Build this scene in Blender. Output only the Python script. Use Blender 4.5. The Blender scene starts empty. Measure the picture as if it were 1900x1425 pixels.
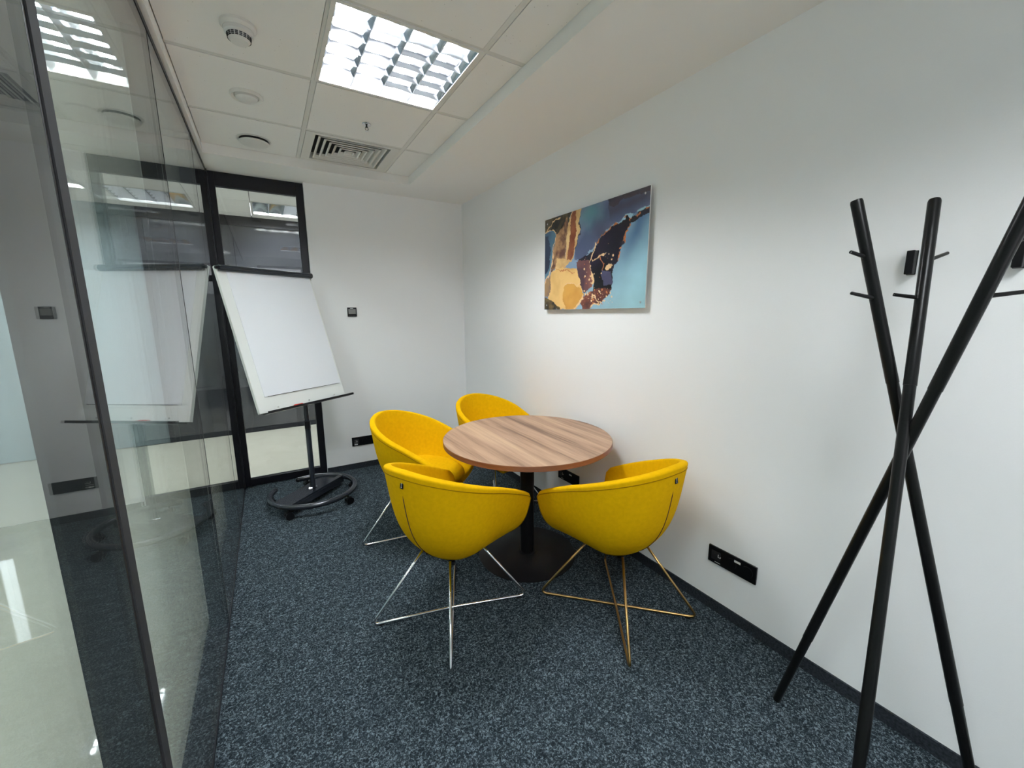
import bpy, bmesh, math, random
import numpy as np
from mathutils import Vector, Matrix
random.seed(4)
C = bpy.context.scene.collection
sc = bpy.context.scene
PI = math.pi

# ------------------------------------------------------------------ camera
YAW, PITCH, ROLL, FPX, CAMH = 0.5392, 0.1721, -0.0052, 752.45, 1.4054
cy_, sy_ = math.cos(YAW), math.sin(YAW)
fwd = Vector((sy_ * math.cos(PITCH), cy_ * math.cos(PITCH), -math.sin(PITCH)))
rt0 = Vector((cy_, -sy_, 0)); up0 = rt0.cross(fwd)
rt = rt0 * math.cos(ROLL) + up0 * math.sin(ROLL)
up = -rt0 * math.sin(ROLL) + up0 * math.cos(ROLL)
cam = bpy.data.cameras.new('camera'); co = bpy.data.objects.new('camera', cam); C.objects.link(co)
cam.sensor_width = 36; cam.lens = 36 * FPX / 1900; cam.clip_start = 0.02
M = Matrix((rt, up, -fwd)).transposed().to_4x4(); M.translation = (0, 0, CAMH)
co.matrix_world = M
sc.camera = co

# ------------------------------------------------------------------ world, exposure, sampling quality
w = bpy.data.worlds.new('world'); sc.world = w; w.use_nodes = True
w.node_tree.nodes['Background'].inputs[0].default_value = (0.80, 0.79, 0.82, 1)
w.node_tree.nodes['Background'].inputs[1].default_value = 1.35
sc.view_settings.view_transform = 'Standard'; sc.view_settings.look = 'None'
sc.view_settings.gamma = 1; sc.view_settings.exposure = 1.12
cyc = sc.cycles
cyc.use_denoising = True
cyc.max_bounces = 14; cyc.diffuse_bounces = 6; cyc.glossy_bounces = 8; cyc.transparent_max_bounces = 40
cyc.sample_clamp_indirect = 4.0
cyc.caustics_reflective = True; cyc.caustics_refractive = False
TUBE = 75.0           # brightness of the fluorescent tubes
TCOL = (0.945, 1.0, 1.02)
def portal(name, loc, rot, sx, sy):
    l = bpy.data.lights.new(name, 'AREA'); l.shape = 'RECTANGLE'; l.size = sx; l.size_y = sy; l.cycles.is_portal = True
    o_ = bpy.data.objects.new(name, l); C.objects.link(o_); o_.location = loc; o_.rotation_euler = rot
portal('sky_portal', (.725, -1.86, 1.6), (-PI / 2, 0, PI), 1.5, 1.45)  # samples sky light through the added window behind the camera

# ------------------------------------------------------------------ materials
def new_mat(name):
    m = bpy.data.materials.new(name); m.use_nodes = True
    nt = m.node_tree; return m, nt, nt.nodes['Principled BSDF']
def mat(name, col, rough=0.5, metal=0.0, spec=0.5, bump=None, var=None):
    m, nt, b = new_mat(name)
    b.inputs['Base Color'].default_value = (*col, 1); b.inputs['Roughness'].default_value = rough
    b.inputs['Metallic'].default_value = metal; b.inputs['Specular IOR Level'].default_value = spec
    tc = nt.nodes.new('ShaderNodeTexCoord')
    if var:  # (scale, amount)
        n = nt.nodes.new('ShaderNodeTexNoise'); n.inputs['Scale'].default_value = var[0]; n.inputs['Detail'].default_value = 4
        r = nt.nodes.new('ShaderNodeValToRGB')
        r.color_ramp.elements[0].position = 0.3; r.color_ramp.elements[1].position = 0.7
        r.color_ramp.elements[0].color = (*[c * (1 - var[1]) for c in col], 1)
        r.color_ramp.elements[1].color = (*[min(1, c * (1 + var[1])) for c in col], 1)
        nt.links.new(tc.outputs['Object'], n.inputs['Vector']); nt.links.new(n.outputs['Fac'], r.inputs['Fac'])
        nt.links.new(r.outputs['Color'], b.inputs['Base Color'])
    if bump:  # (scale, strength, distance)
        n = nt.nodes.new('ShaderNodeTexNoise'); n.inputs['Scale'].default_value = bump[0]; n.inputs['Detail'].default_value = 3
        bp = nt.nodes.new('ShaderNodeBump'); bp.inputs['Strength'].default_value = bump[1]; bp.inputs['Distance'].default_value = bump[2]
        nt.links.new(tc.outputs['Object'], n.inputs['Vector']); nt.links.new(n.outputs['Fac'], bp.inputs['Height'])
        nt.links.new(bp.outputs['Normal'], b.inputs['Normal'])
    return m
def glow(name, col, s):
    m = bpy.data.materials.new(name); m.use_nodes = True; nt = m.node_tree
    nt.nodes.remove(nt.nodes['Principled BSDF'])
    e = nt.nodes.new('ShaderNodeEmission'); e.inputs[0].default_value = (*col, 1); e.inputs[1].default_value = s
    nt.links.new(e.outputs[0], nt.nodes['Material Output'].inputs[0]); return m

m_wall = mat('white_wall_paint', (0.90, 0.895, 0.90), 0.6, spec=0.3, bump=(260, 0.12, 0.002))
m_soffit = mat('white_ceiling_paint', (0.89, 0.875, 0.855), 0.7, spec=0.2, bump=(240, 0.1, 0.002))
m_outwall = mat('blue_grey_wall_paint', (0.56, 0.68, 0.73), 0.6, var=(0.8, 0.08))
m_blackmetal = mat('black_powder_coat', (0.006, 0.006, 0.007), 0.42, spec=0.2, bump=(600, 0.05, 0.001))
m_rack = mat('black_lacquered_wood', (0.005, 0.0052, 0.0052), 0.30, spec=0.2, bump=(90, 0.04, 0.001))
m_frame = mat('black_anodised_frame', (0.008, 0.008, 0.012), 0.35, spec=0.3)
m_post = mat('dark_grey_aluminium_face', (0.035, 0.036, 0.038), 0.7, metal=0.0, spec=0.15)
m_mull = mat('dark_glazing_bar', (0.025, 0.03, 0.033), 0.35)
m_gasket = mat('black_rubber_gasket', (0.01, 0.01, 0.012), 0.5)
m_white = mat('white_plastic', (0.72, 0.71, 0.68), 0.35)
m_offwhite = mat('white_enamel', (0.70, 0.69, 0.65), 0.45)
m_dark = mat('dark_cavity', (0.02, 0.02, 0.02), 0.8)
m_chrome = mat('polished_chrome', (0.75, 0.75, 0.77), 0.12, metal=1)
m_brass = mat('satin_gold_metal', (0.42, 0.26, 0.10), 0.28, metal=1)
m_refl = mat('satin_reflector_aluminium', (0.84, 0.87, 0.94), 0.2, metal=1)
m_alu = mat('mirror_louvre_aluminium', (0.80, 0.83, 0.90), 0.12, metal=1)
m_grey_steel = mat('blue_black_steel', (0.014, 0.017, 0.024), 0.25, spec=0.5)
m_board = mat('white_board_enamel', (0.80, 0.82, 0.80), 0.25)
m_paper = mat('white_paper', (0.80, 0.82, 0.86), 0.7)
m_blackplastic = mat('black_socket_plastic', (0.004, 0.004, 0.005), 0.3, spec=0.25)
m_blackline = mat('black_ink_line', (0.02, 0.02, 0.02), 0.6)
m_screen = mat('grey_display', (0.20, 0.20, 0.185), 0.25)
m_red = mat('red_plastic', (0.55, 0.03, 0.02), 0.4)
m_blue = mat('blue_plastic', (0.03, 0.12, 0.35), 0.4)
m_piping = mat('ochre_piping', (0.30, 0.15, 0.002), 0.9, spec=0.05)
m_seam = mat('dark_seam_thread', (0.06, 0.015, 0.005), 0.8)
m_tube = glow('fluorescent_tube_light', TCOL, TUBE)
m_slot = glow('daylight_slot', (0.85, 0.93, 1.0), 3.0)
m_fabric = mat('yellow_wool_fabric', (0.72, 0.395, 0.002), 0.9, spec=0.05, bump=(900, 0.25, 0.0012), var=(60, 0.05))
m_fabric.node_tree.nodes['Principled BSDF'].inputs['Sheen Weight'].default_value = 0.0
m_tiledot = mat('speckled_ceiling_tile', (0.80, 0.785, 0.76), 0.8, spec=0.1)
def speckle():
    nt = m_tiledot.node_tree; b = nt.nodes['Principled BSDF']; tc = nt.nodes.new('ShaderNodeTexCoord')
    v = nt.nodes.new('ShaderNodeTexVoronoi'); v.inputs['Scale'].default_value = 38; v.inputs['Randomness'].default_value = 1
    n = nt.nodes.new('ShaderNodeTexNoise'); n.inputs['Scale'].default_value = 300
    mth = nt.nodes.new('ShaderNodeMath'); mth.operation = 'MULTIPLY_ADD'; mth.inputs[1].default_value = 0.06
    r = nt.nodes.new('ShaderNodeValToRGB'); r.color_ramp.elements[0].position = 0.065; r.color_ramp.elements[1].position = 0.10
    r.color_ramp.elements[0].color = (0.40, 0.39, 0.36, 1); r.color_ramp.elements[1].color = (0.86, 0.845, 0.82, 1)
    nt.links.new(tc.outputs['Object'], v.inputs['Vector']); nt.links.new(tc.outputs['Object'], n.inputs['Vector'])
    nt.links.new(n.outputs['Fac'], mth.inputs[0]); nt.links.new(v.outputs['Distance'], mth.inputs[2])
    nt.links.new(mth.outputs[0], r.inputs['Fac']); nt.links.new(r.outputs['Color'], b.inputs['Base Color'])
speckle()
def carpet():
    m, nt, b = new_mat('charcoal_loop_carpet'); b.inputs['Roughness'].default_value = 0.95; b.inputs['Specular IOR Level'].default_value = 0.1
    tc = nt.nodes.new('ShaderNodeTexCoord')
    n1 = nt.nodes.new('ShaderNodeTexNoise'); n1.inputs['Scale'].default_value = 125; n1.inputs['Detail'].default_value = 3; n1.inputs['Roughness'].default_value = 0.6
    n1.inputs['Distortion'].default_value = 1.2
    n2 = nt.nodes.new('ShaderNodeTexNoise'); n2.inputs['Scale'].default_value = 26; n2.inputs['Detail'].default_value = 2
    mx = nt.nodes.new('ShaderNodeMath'); mx.operation = 'MULTIPLY_ADD'; mx.inputs[1].default_value = 0.15
    nt.links.new(tc.outputs['Object'], n1.inputs['Vector']); nt.links.new(tc.outputs['Object'], n2.inputs['Vector'])
    nt.links.new(n2.outputs['Fac'], mx.inputs[0]); nt.links.new(n1.outputs['Fac'], mx.inputs[2])
    r = nt.nodes.new('ShaderNodeValToRGB'); cr = r.color_ramp
    cr.elements[0].position = 0.44; cr.elements[0].color = (0.0065, 0.0095, 0.013, 1)
    cr.elements[1].position = 0.74; cr.elements[1].color = (0.150, 0.188, 0.210, 1)
    e = cr.elements.new(0.585); e.color = (0.021, 0.030, 0.037, 1)
    nt.links.new(mx.outputs[0], r.inputs['Fac']); nt.links.new(r.outputs['Color'], b.inputs['Base Color'])
    bp = nt.nodes.new('ShaderNodeBump'); bp.inputs['Strength'].default_value = 0.7; bp.inputs['Distance'].default_value = 0.004
    nt.links.new(n1.outputs['Fac'], bp.inputs['Height']); nt.links.new(bp.outputs['Normal'], b.inputs['Normal'])
    return m
m_carpet = carpet()
m_base = mat('charcoal_carpet_skirting', (0.022, 0.026, 0.032), 0.9, spec=0.1, var=(120, 0.5))
def polished():
    m, nt, b = new_mat('polished_beige_floor'); b.inputs['Roughness'].default_value = 0.03; b.inputs['Specular IOR Level'].default_value = 0.8
    tc = nt.nodes.new('ShaderNodeTexCoord'); n = nt.nodes.new('ShaderNodeTexNoise'); n.inputs['Scale'].default_value = 5; n.inputs['Detail'].default_value = 5
    r = nt.nodes.new('ShaderNodeValToRGB'); r.color_ramp.elements[0].color = (0.58, 0.555, 0.46, 1); r.color_ramp.elements[1].color = (0.68, 0.655, 0.56, 1)
    nt.links.new(tc.outputs['Object'], n.inputs['Vector']); nt.links.new(n.outputs['Fac'], r.inputs['Fac']); nt.links.new(r.outputs['Color'], b.inputs['Base Color'])
    return m
m_beige = polished()
def wood(name, axis_scale, cols, rot):
    m, nt, b = new_mat(name); b.inputs['Roughness'].default_value = 0.42; b.inputs['Specular IOR Level'].default_value = 0.4
    tc = nt.nodes.new('ShaderNodeTexCoord'); mp = nt.nodes.new('ShaderNodeMapping')
    mp.inputs['Rotation'].default_value = (0, 0, rot); mp.inputs['Scale'].default_value = axis_scale
    nt.links.new(tc.outputs['Object'], mp.inputs['Vector'])
    n1 = nt.nodes.new('ShaderNodeTexNoise'); n1.inputs['Scale'].default_value = 13; n1.inputs['Detail'].default_value = 5; n1.inputs['Roughness'].default_value = 0.65
    n2 = nt.nodes.new('ShaderNodeTexNoise'); n2.inputs['Scale'].default_value = 60; n2.inputs['Detail'].default_value = 3
    nt.links.new(mp.outputs[0], n1.inputs['Vector']); nt.links.new(mp.outputs[0], n2.inputs['Vector'])
    mx = nt.nodes.new('ShaderNodeMath'); mx.operation = 'MULTIPLY_ADD'; mx.inputs[1].default_value = 0.3
    nt.links.new(n2.outputs['Fac'], mx.inputs[0]); nt.links.new(n1.outputs['Fac'], mx.inputs[2])
    r = nt.nodes.new('ShaderNodeValToRGB'); cr = r.color_ramp
    cr.elements[0].position = 0.47; cr.elements[0].color = (*cols[0], 1)
    cr.elements[1].position = 0.84; cr.elements[1].color = (*cols[2], 1)
    e = cr.elements.new(0.62); e.color = (*cols[1], 1)
    nt.links.new(mx.outputs[0], r.inputs['Fac']); nt.links.new(r.outputs['Color'], b.inputs['Base Color'])
    return m
m_wood = wood('light_walnut_laminate', (1.0, 0.045, 1.0), [(0.15, 0.075, 0.042), (0.37, 0.22, 0.14), (0.54, 0.35, 0.225)], math.radians(-5))
m_edge = wood('red_brown_edge_band', (0.2, 0.2, 3.0), [(0.15, 0.055, 0.025), (0.21, 0.08, 0.038), (0.27, 0.11, 0.055)], 0)
def glass(name, tint, ior=1.5):
    m = bpy.data.materials.new(name); m.use_nodes = True; nt = m.node_tree; nt.nodes.remove(nt.nodes['Principled BSDF'])
    g = nt.nodes.new('ShaderNodeNewGeometry'); fr = nt.nodes.new('ShaderNodeFresnel')
    mp = nt.nodes.new('ShaderNodeMapRange')       # same index seen from either face of the pane
    mp.inputs['To Min'].default_value = ior; mp.inputs['To Max'].default_value = 1 / ior
    nt.links.new(g.outputs['Backfacing'], mp.inputs['Value']); nt.links.new(mp.outputs[0], fr.inputs['IOR'])
    t = nt.nodes.new('ShaderNodeBsdfTransparent'); t.inputs[0].default_value = (*tint, 1)
    gl = nt.nodes.new('ShaderNodeBsdfGlossy'); gl.inputs['Roughness'].default_value = 0.0; gl.inputs['Color'].default_value = (1, 1, 1, 1)
    mix = nt.nodes.new('ShaderNodeMixShader')
    nt.links.new(fr.outputs[0], mix.inputs[0]); nt.links.new(t.outputs[0], mix.inputs[1]); nt.links.new(gl.outputs[0], mix.inputs[2])
    nt.links.new(mix.outputs[0], nt.nodes['Material Output'].inputs[0]); return m
m_glass = glass('clear_partition_glass', (0.955, 0.975, 0.97))
m_glass1 = glass('clear_window_glass', (0.97, 0.985, 0.98))
m_darkglass = mat('unlit_room_glass', (0.035, 0.036, 0.042), 0.06, spec=0.9, var=(1.3, 0.35))  # opaque pane; the unlit room behind is put into its dark colour

# ------------------------------------------------------------------ mesh helpers
def obj(name, bm, m, parent=None, smooth=False):
    me = bpy.data.meshes.new(name); bm.normal_update(); bm.to_mesh(me); bm.free()
    o = bpy.data.objects.new(name, me); C.objects.link(o)
    for mm in (m if isinstance(m, (list, tuple)) else [m]): me.materials.append(mm)
    if smooth:
        for f in me.polygons: f.use_smooth = True
        if smooth != True:
            me.set_sharp_from_angle(angle=math.radians(smooth))
    if parent: o.parent = parent
    return o
def box(bm, x0, x1, y0, y1, z0, z1, bev=0.0, M=None, mi=0):
    g = bmesh.ops.create_cube(bm, size=1); vs = g['verts']
    for v in vs:
        v.co = Vector(((x0 + x1) / 2 + v.co.x * (x1 - x0), (y0 + y1) / 2 + v.co.y * (y1 - y0), (z0 + z1) / 2 + v.co.z * (z1 - z0)))
    fs = list({f for v in vs for f in v.link_faces})
    for f in fs: f.material_index = mi
    allv = list(vs)
    if bev:
        es = list({e for v in vs for e in v.link_edges})
        r = bmesh.ops.bevel(bm, geom=es, offset=bev, segments=2, affect='EDGES', profile=0.5)
        allv = list({v for f in r['faces'] for v in f.verts} | {v for v in vs if v.is_valid})
    if M is not None:
        for v in allv: v.co = M @ v.co
    return bm
def nb(): return bmesh.new()
def bx(name, d, m, parent=None, bev=0.0, M=None):
    return obj(name, box(nb(), *d, bev=bev, M=M), m, parent)
def tube(bm, pts, rad, n=12, closed=False, cap=True, mi=0):
    pts = [Vector(p) for p in pts]; N = len(pts)
    rads = rad if isinstance(rad, (list, tuple)) else [rad] * N
    tang = []
    for i in range(N):
        if closed: t = pts[(i + 1) % N] - pts[i - 1]
        else: t = pts[min(i + 1, N - 1)] - pts[max(i - 1, 0)]
        tang.append(t.normalized())
    a = Vector((0, 0, 1)) if abs(tang[0].z) < 0.9 else Vector((1, 0, 0))
    u = (a - tang[0] * a.dot(tang[0])).normalized(); rings = []
    for i in range(N):
        u = (u - tang[i] * u.dot(tang[i])).normalized(); v = tang[i].cross(u)
        rings.append([bm.verts.new(pts[i] + (u * math.cos(2 * PI * k / n) + v * math.sin(2 * PI * k / n)) * rads[i]) for k in range(n)])
    for i in range(N if closed else N - 1):
        A, B = rings[i], rings[(i + 1) % N]
        for k in range(n):
            f = bm.faces.new((A[k], A[(k + 1) % n], B[(k + 1) % n], B[k])); f.material_index = mi
    if cap and not closed:
        for r_, s in ((rings[0], -1), (rings[-1], 1)):
            f = bm.faces.new(r_ if s > 0 else r_[::-1]); f.material_index = mi
    return bm
def rounded(p, r=0.03, n=6):
    """polyline with rounded corners"""
    p = [Vector(q) for q in p]; out = [p[0]]
    for i in range(1, len(p) - 1):
        a = (p[i - 1] - p[i]); b = (p[i + 1] - p[i]); rr = min(r, a.length / 2, b.length / 2)
        A = p[i] + a.normalized() * rr; B = p[i] + b.normalized() * rr
        for k in range(n + 1):
            t = k / n; out.append(A * (1 - t) ** 2 + p[i] * 2 * t * (1 - t) + B * t * t)
    out.append(p[-1]); return out
def lathe(bm, prof, n=48, M=None, mi=0):
    rings = []
    for r, z in prof:
        if r < 1e-6: rings.append([bm.verts.new((0, 0, z))])
        else: rings.append([bm.verts.new((r * math.cos(2 * PI * k / n), r * math.sin(2 * PI * k / n), z)) for k in range(n)])
    for A, B in zip(rings, rings[1:]):
        for k in range(n):
            k2 = (k + 1) % n
            if len(A) == 1 and len(B) == 1: continue
            if len(A) == 1: f = bm.faces.new((A[0], B[k], B[k2]))
            elif len(B) == 1: f = bm.faces.new((A[k], A[k2], B[0]))
            else: f = bm.faces.new((A[k], A[k2], B[k2], B[k]))
            f.material_index = mi
    bmesh.ops.recalc_face_normals(bm, faces=bm.faces)
    if M is not None:
        for R in rings:
            for v in R: v.co = M @ v.co
    return bm
def tag(o, label, cat, group=None):
    o['label'] = label; o['category'] = cat
    if group: o['group'] = group
    return o
def thing(name, label, cat, loc=(0, 0, 0), rz=0, group=None):
    o = bpy.data.objects.new(name, None); C.objects.link(o); o.empty_display_size = 0.05
    o.location = loc; o.rotation_euler = (0, 0, rz); return tag(o, label, cat, group)
def struct(o, label=None):
    o['kind'] = 'structure'
    if label: o['label'] = label
    return o
def dup(root, loc, rz, label=None, group=None):
    r = root.copy(); C.objects.link(r); r.location = loc; r.rotation_euler = (0, 0, rz)
    if label: r['label'] = label
    if group: r['group'] = group
    for ch in list(root.children):
        c = ch.copy(); C.objects.link(c); c.parent = r
        for g in list(ch.children):
            d = g.copy(); C.objects.link(d); d.parent = c
    return r

# ------------------------------------------------------------------ room dimensions (metres)
XL, XR, YB, YF = -0.273, 1.717, 3.801, -1.75
ZS, ZT = 2.4393, 2.5013             # plaster soffit, tiled ceiling
X1 = 0.351                          # left end of the solid back wall
XE, YE = 1.101, 3.453               # edges of the tiled field
PX = -0.355                         # outer face of the glazed partition
YFAR = 5.73                         # far side of the corridor
XO, YO = -4.0, -1.75

# ------------------------------------------------------------------ setting
struct(bx('floor', (XL, XR, YF, 3.86, -0.05, 0.0), m_carpet))
struct(bx('floor_corridor', (XO, 3.2, YO, YFAR + .1, -0.07, -0.004), m_beige)).location.z = -0.002
struct(bx('wall_right', (XR, XR + .12, YF, YB + .12, 0, 2.62), m_wall))
b = box(nb(), X1, XR, YB, YB + .12, 0, 2.62)
struct(obj('wall_back', b, m_wall))
b = nb()
box(b, PX, XR + .12, YF - .12, YF, 0, .85); box(b, PX, XR + .12, YF - .12, YF, 2.35, 2.62)
box(b, PX, -.05, YF - .12, YF, .85, 2.35); box(b, 1.5, XR + .12, YF - .12, YF, .85, 2.35)
struct(obj('wall_front', b, m_wall))
b = nb(); box(b, -.05, 1.5, YF - .07, YF - .062, .85, 2.35)
o = struct(obj('window_7', b, m_glass1))  # unseen window added behind the camera for softer, flatter daylight
b = nb()
for d in ((-.05, -.01, .85, 2.35), (1.46, 1.5, .85, 2.35), (.705, .745, .85, 2.35)): box(b, d[0], d[1], YF - .09, YF - .04, d[2], d[3])
for d in ((-.05, 1.5, .85, .89), (-.05, 1.5, 2.31, 2.35)): box(b, d[0], d[1], YF - .0895, YF - .0405, d[2], d[3])
obj('window_frame', b, m_frame, o)
# ceiling: tiled field with its exposed grid, plaster margin along the right and back walls
b = nb()
box(b, PX, XR + .12, YF, YB + .12, 2.60, 2.64, mi=2)
xs = [XL + .012, 0.301, 0.901, XE]; ys = [YF, -1.282, -0.682, -0.082, 0.518, 1.118, 1.718, 2.318, 2.918, YE]
for i in range(3):
    for j in range(9):
        if i == 1 and j in (2, 6): continue      # openings of the louvred lights
        if i == 1 and j == 8: continue           # opening of the air diffuser
        g = 0.0022
        box(b, xs[i] + .012 + g * (i > 0), xs[i + 1] - .012 * (i < 2) - g, ys[j] + .012 + g, ys[j + 1] - .012 * (j < 8) - g, ZT, 2.515, mi=0)
for x in (0.301, 0.901): box(b, x - .012, x + .012, YF, YE, ZT + .0015, ZT + .012, mi=1)
for y in ys[1:-1]: box(b, XL, XE, y - .012, y + .012, ZT + .0018, ZT + .0118, mi=1)
box(b, XL, XL + .02, YF, YE, ZS, ZT + .02, mi=3)                 # pale edge strip beside the glass
box(b, XE, XR + .01, YF, YB + .02, ZS, ZT + .03, mi=3)
box(b, PX, XE, YE, YB + .06, ZS, ZT + .03, mi=3)
o = obj('ceiling', b, [m_tiledot, m_offwhite, m_dark, m_soffit]); struct(o)
# corridor ceiling and enclosing walls
b = nb()
LOUT = [(-0.03, 4.92), (-1.83, 4.57), (1.77, 4.92), (-1.03, 2.255), (-2.83, 2.255), (-1.03, -0.15)]
def cut_strip(x0, x1, y0, y1, holes, nx0, ny0):
    X = sorted({x0, x1} | {v for hx, hy in holes for v in (hx, hx + .6)}); Y = sorted({y0, y1} | {v for hx, hy in holes for v in (hy, hy + .6)})
    for k in range(-20, 20):
        if x0 < nx0 + k * .6 < x1: X.append(nx0 + k * .6)
        if y0 < ny0 + k * .6 < y1: Y.append(ny0 + k * .6)
    def clean(v):
        v = sorted(v); o_ = [v[0]]
        for q in v[1:]:
            if q - o_[-1] > .02: o_.append(q)
        return o_
    X, Y = clean(X), clean(Y)
    for xa, xb in zip(X, X[1:]):
        for ya, yb in zip(Y, Y[1:]):
            if any(hx - .01 < (xa + xb) / 2 < hx + .61 and hy - .01 < (ya + yb) / 2 < hy + .61 for hx, hy in holes): continue
            box(b, xa + .003, xb - .003, ya + .003, yb - .003, ZT, ZT + .012, mi=0)
cut_strip(XO, PX, YO, 3.92, LOUT[3:], -1.03, 2.255)
cut_strip(XO, 3.2, 3.92, YFAR, LOUT[:3], -0.03, 4.92)
box(b, XO, 3.2, YO, YFAR, ZT + .16, ZT + .2, mi=1)
struct(obj('ceiling_corridor', b, [m_tiledot, m_dark]))
struct(bx('wall_corridor_left', (XO - .12, XO, YO, YFAR, 0, 2.7), m_outwall))
struct(bx('wall_corridor_front', (XO, PX, YO - .12, YO, 0, 2.7), m_outwall))
struct(bx('wall_corridor_right', (3.2, 3.32, 3.92, YFAR, 0, 2.7), m_wall))
struct(bx('wall_corridor_side', (XR + .12, 3.2, 3.80, 3.92, 0, 2.7), m_wall))
struct(bx('wall_corridor_back', (XO, -1.0, YFAR, YFAR + .12, 0, 2.7), m_outwall))
# dark glazed front across the corridor
b = nb(); box(b, -1.0, 3.2, YFAR, YFAR + .03, 0.02, 2.40)
o = struct(obj('window_5', b, m_darkglass))
b = nb()
box(b, -1.0, 3.2, YFAR - .02, YFAR + .05, 2.40, 2.52); box(b, -1.0, 3.2, YFAR - .01, YFAR + .05, -.005, .05)
box(b, -1.04, -1.0, YFAR - .03, YFAR + .05, 0, 2.52)
for x in (0.9, 2.6): box(b, x, x + .02, YFAR - .004, YFAR + .03, 0.05, 2.40)
obj('window_frame', b, m_frame, o)

# skirting
struct(bx('baseboard_right', (XR - .008, XR, YF, YB, 0, 0.052), m_base))
struct(bx('baseboard_back', (X1, XR - .008, YB - .008, YB, 0, 0.052), m_base))

# ------------------------------------------------------------------ back glazed panel
wb = nb(); Y0, Y1 = 3.84, 3.885
fo = (XL, X1 - .001, 0.0, ZS)
box(wb, XL - .005, -0.229, Y0, Y1, 0, ZS, bev=.002); box(wb, 0.297, X1, Y0, Y1, 0.0, ZS, bev=.002)
box(wb, -0.229, 0.297, Y0, Y1, 2.340, ZS, bev=.002); box(wb, -0.229, 0.297, Y0, Y1, 0.0, 0.062, bev=.002)
box(wb, -0.229, 0.297, Y0, Y1, 1.655, 1.70, bev=.002)
o = struct(obj('window_1', wb, m_frame))
b = nb(); box(b, -0.229, 0.297, 3.858, 3.866, 0.062, 1.655); box(b, -0.229, 0.297, 3.858, 3.866, 1.70, 2.34)
obj('glass_pane', b, m_glass1, o)
# black corner post where the two glazed walls meet
struct(bx('trim_1', (PX, XL + .006, 3.795, 3.885, 0, ZS), m_frame, bev=.002))

# ------------------------------------------------------------------ left double-glazed partition
JO = [(1.030, 2.090), (2.090, 3.085), (3.085, 3.795)]
def pane(n, y0, y1):
    b = nb()
    box(b, XL - .008, XL, y0 + .0015, y1 - .0015, 0.015, ZS - .02)
    box(b, PX + .002, PX + .010, y0 + .0015, y1 - .0015, 0.015, ZS - .02)
    return struct(obj('window_%d' % n, b, m_glass))
for i, (a, c_) in enumerate(JO): pane(2 + i, a, c_)
pane(6, YF, 0.982)
for n, y in ((2, 2.090), (3, 3.085)):
    o = struct(bx('trim_%d' % n, (PX + .012, XL - .010, y - .004, y + .004, 0.012, ZS - .02), m_mull))
    bx('gasket', (XL - .008, XL + .0008, y - .0025, y + .0025, 0.012, ZS - .02), m_gasket, o)
o = struct(bx('trim_4', (PX - .002, XL - .0, 0.982, 1.030, 0, ZS), m_gasket))
bx('post_face', (XL, XL + .003, 0.992, 1.030, 0, ZS), m_post, o)
struct(bx('trim_5', (PX, XL + .002, YF, 3.795, ZS - .022, ZS + .06), m_frame))
struct(bx('trim_6', (PX, XL + .002, YF, 3.795, -.03, 0.012), m_frame))

# ------------------------------------------------------------------ louvred ceiling lights
def louvre_light(name, label, x0, y0, group):
    t = thing(name, label, 'ceiling light', (x0, y0, ZT), 0, group)
    W = .6; a, c_ = .018, .582
    b = nb()                                  # housing and flange
    for d in ((.001, a, .001, W - .001), (c_, W - .001, .001, W - .001), (a, c_, .001, a), (a, c_, c_, W - .001)):
        box(b, d[0], d[1], d[2], d[3], -.003, .006)
    for d in ((a - .004, a, a, c_), (c_, c_ + .004, a, c_), (a, c_, a - .004, a), (a, c_, c_, c_ + .004)):
        box(b, d[0], d[1], d[2], d[3], .006, .085)
    box(b, a - .004, c_ + .004, a - .004, c_ + .004, .085, .09)
    obj('housing', b, m_offwhite, t)
    bw = (c_ - a) / 4
    b = nb()                                  # curved mirror reflectors, one trough over every tube
    for i in range(4):
        xa = a + i * bw; n = 12
        pr = [(xa + bw * k / n, .030 + .048 * math.sin(PI * k / n) ** .6) for k in range(n + 1)]
        A = [b.verts.new((x, a, z)) for x, z in pr]; B = [b.verts.new((x, c_, z)) for x, z in pr]
        for k in range(n): b.faces.new((A[k], B[k], B[k + 1], A[k + 1]))
    obj('reflector', b, m_refl, t, smooth=True)
    for i in range(4):
        xc = a + (i + .5) * bw; b = nb()
        tube(b, [(xc, a + .006, .055), (xc, c_ - .006, .055)], .013, n=10)
        obj('fluorescent_tube', b, m_tube, t, smooth=True)
    b = nb()                                  # louvre: V-shaped long blades and curved cross blades
    for i in range(5):
        xc = a + i * bw
        l, r = (xc - .020 if i > 0 else xc), (xc + .020 if i < 4 else xc)
        q = [(xc - .0015 * (i > 0), .0), (xc + .0015 * (i < 4), .0), (r, .034), (l, .034)]
        if i == 0: q[0] = (xc, 0)
        A = [b.verts.new((x, a, z)) for x, z in q]; B = [b.verts.new((x, c_, z)) for x, z in q]
        for k in range(4): b.faces.new((A[k], A[(k + 1) % 4], B[(k + 1) % 4], B[k]))
    obj('long_louvre', b, m_alu, t)
    nrow = 6; ch = (c_ - a) / nrow
    for j in range(1, nrow):
        yc = a + j * ch; b = nb()
        for i in range(4):
            xa = a + i * bw + .004; xb = a + (i + 1) * bw - .004; n = 8
            lo = [(xa + (xb - xa) * k / n, .004 * math.sin(PI * k / n)) for k in range(n + 1)]
            for s in (-1, 1):
                A = [b.verts.new((x, yc, z + .001)) for x, z in lo]
                B = [b.verts.new((x, yc + s * .008, .026)) for x, z in lo]
                for k in range(n): b.faces.new((A[k], A[k + 1], B[k + 1], B[k]))
        obj('cross_louvre', b, m_alu, t, smooth=40)
    return t
G = 'square louvred ceiling lights'
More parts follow.
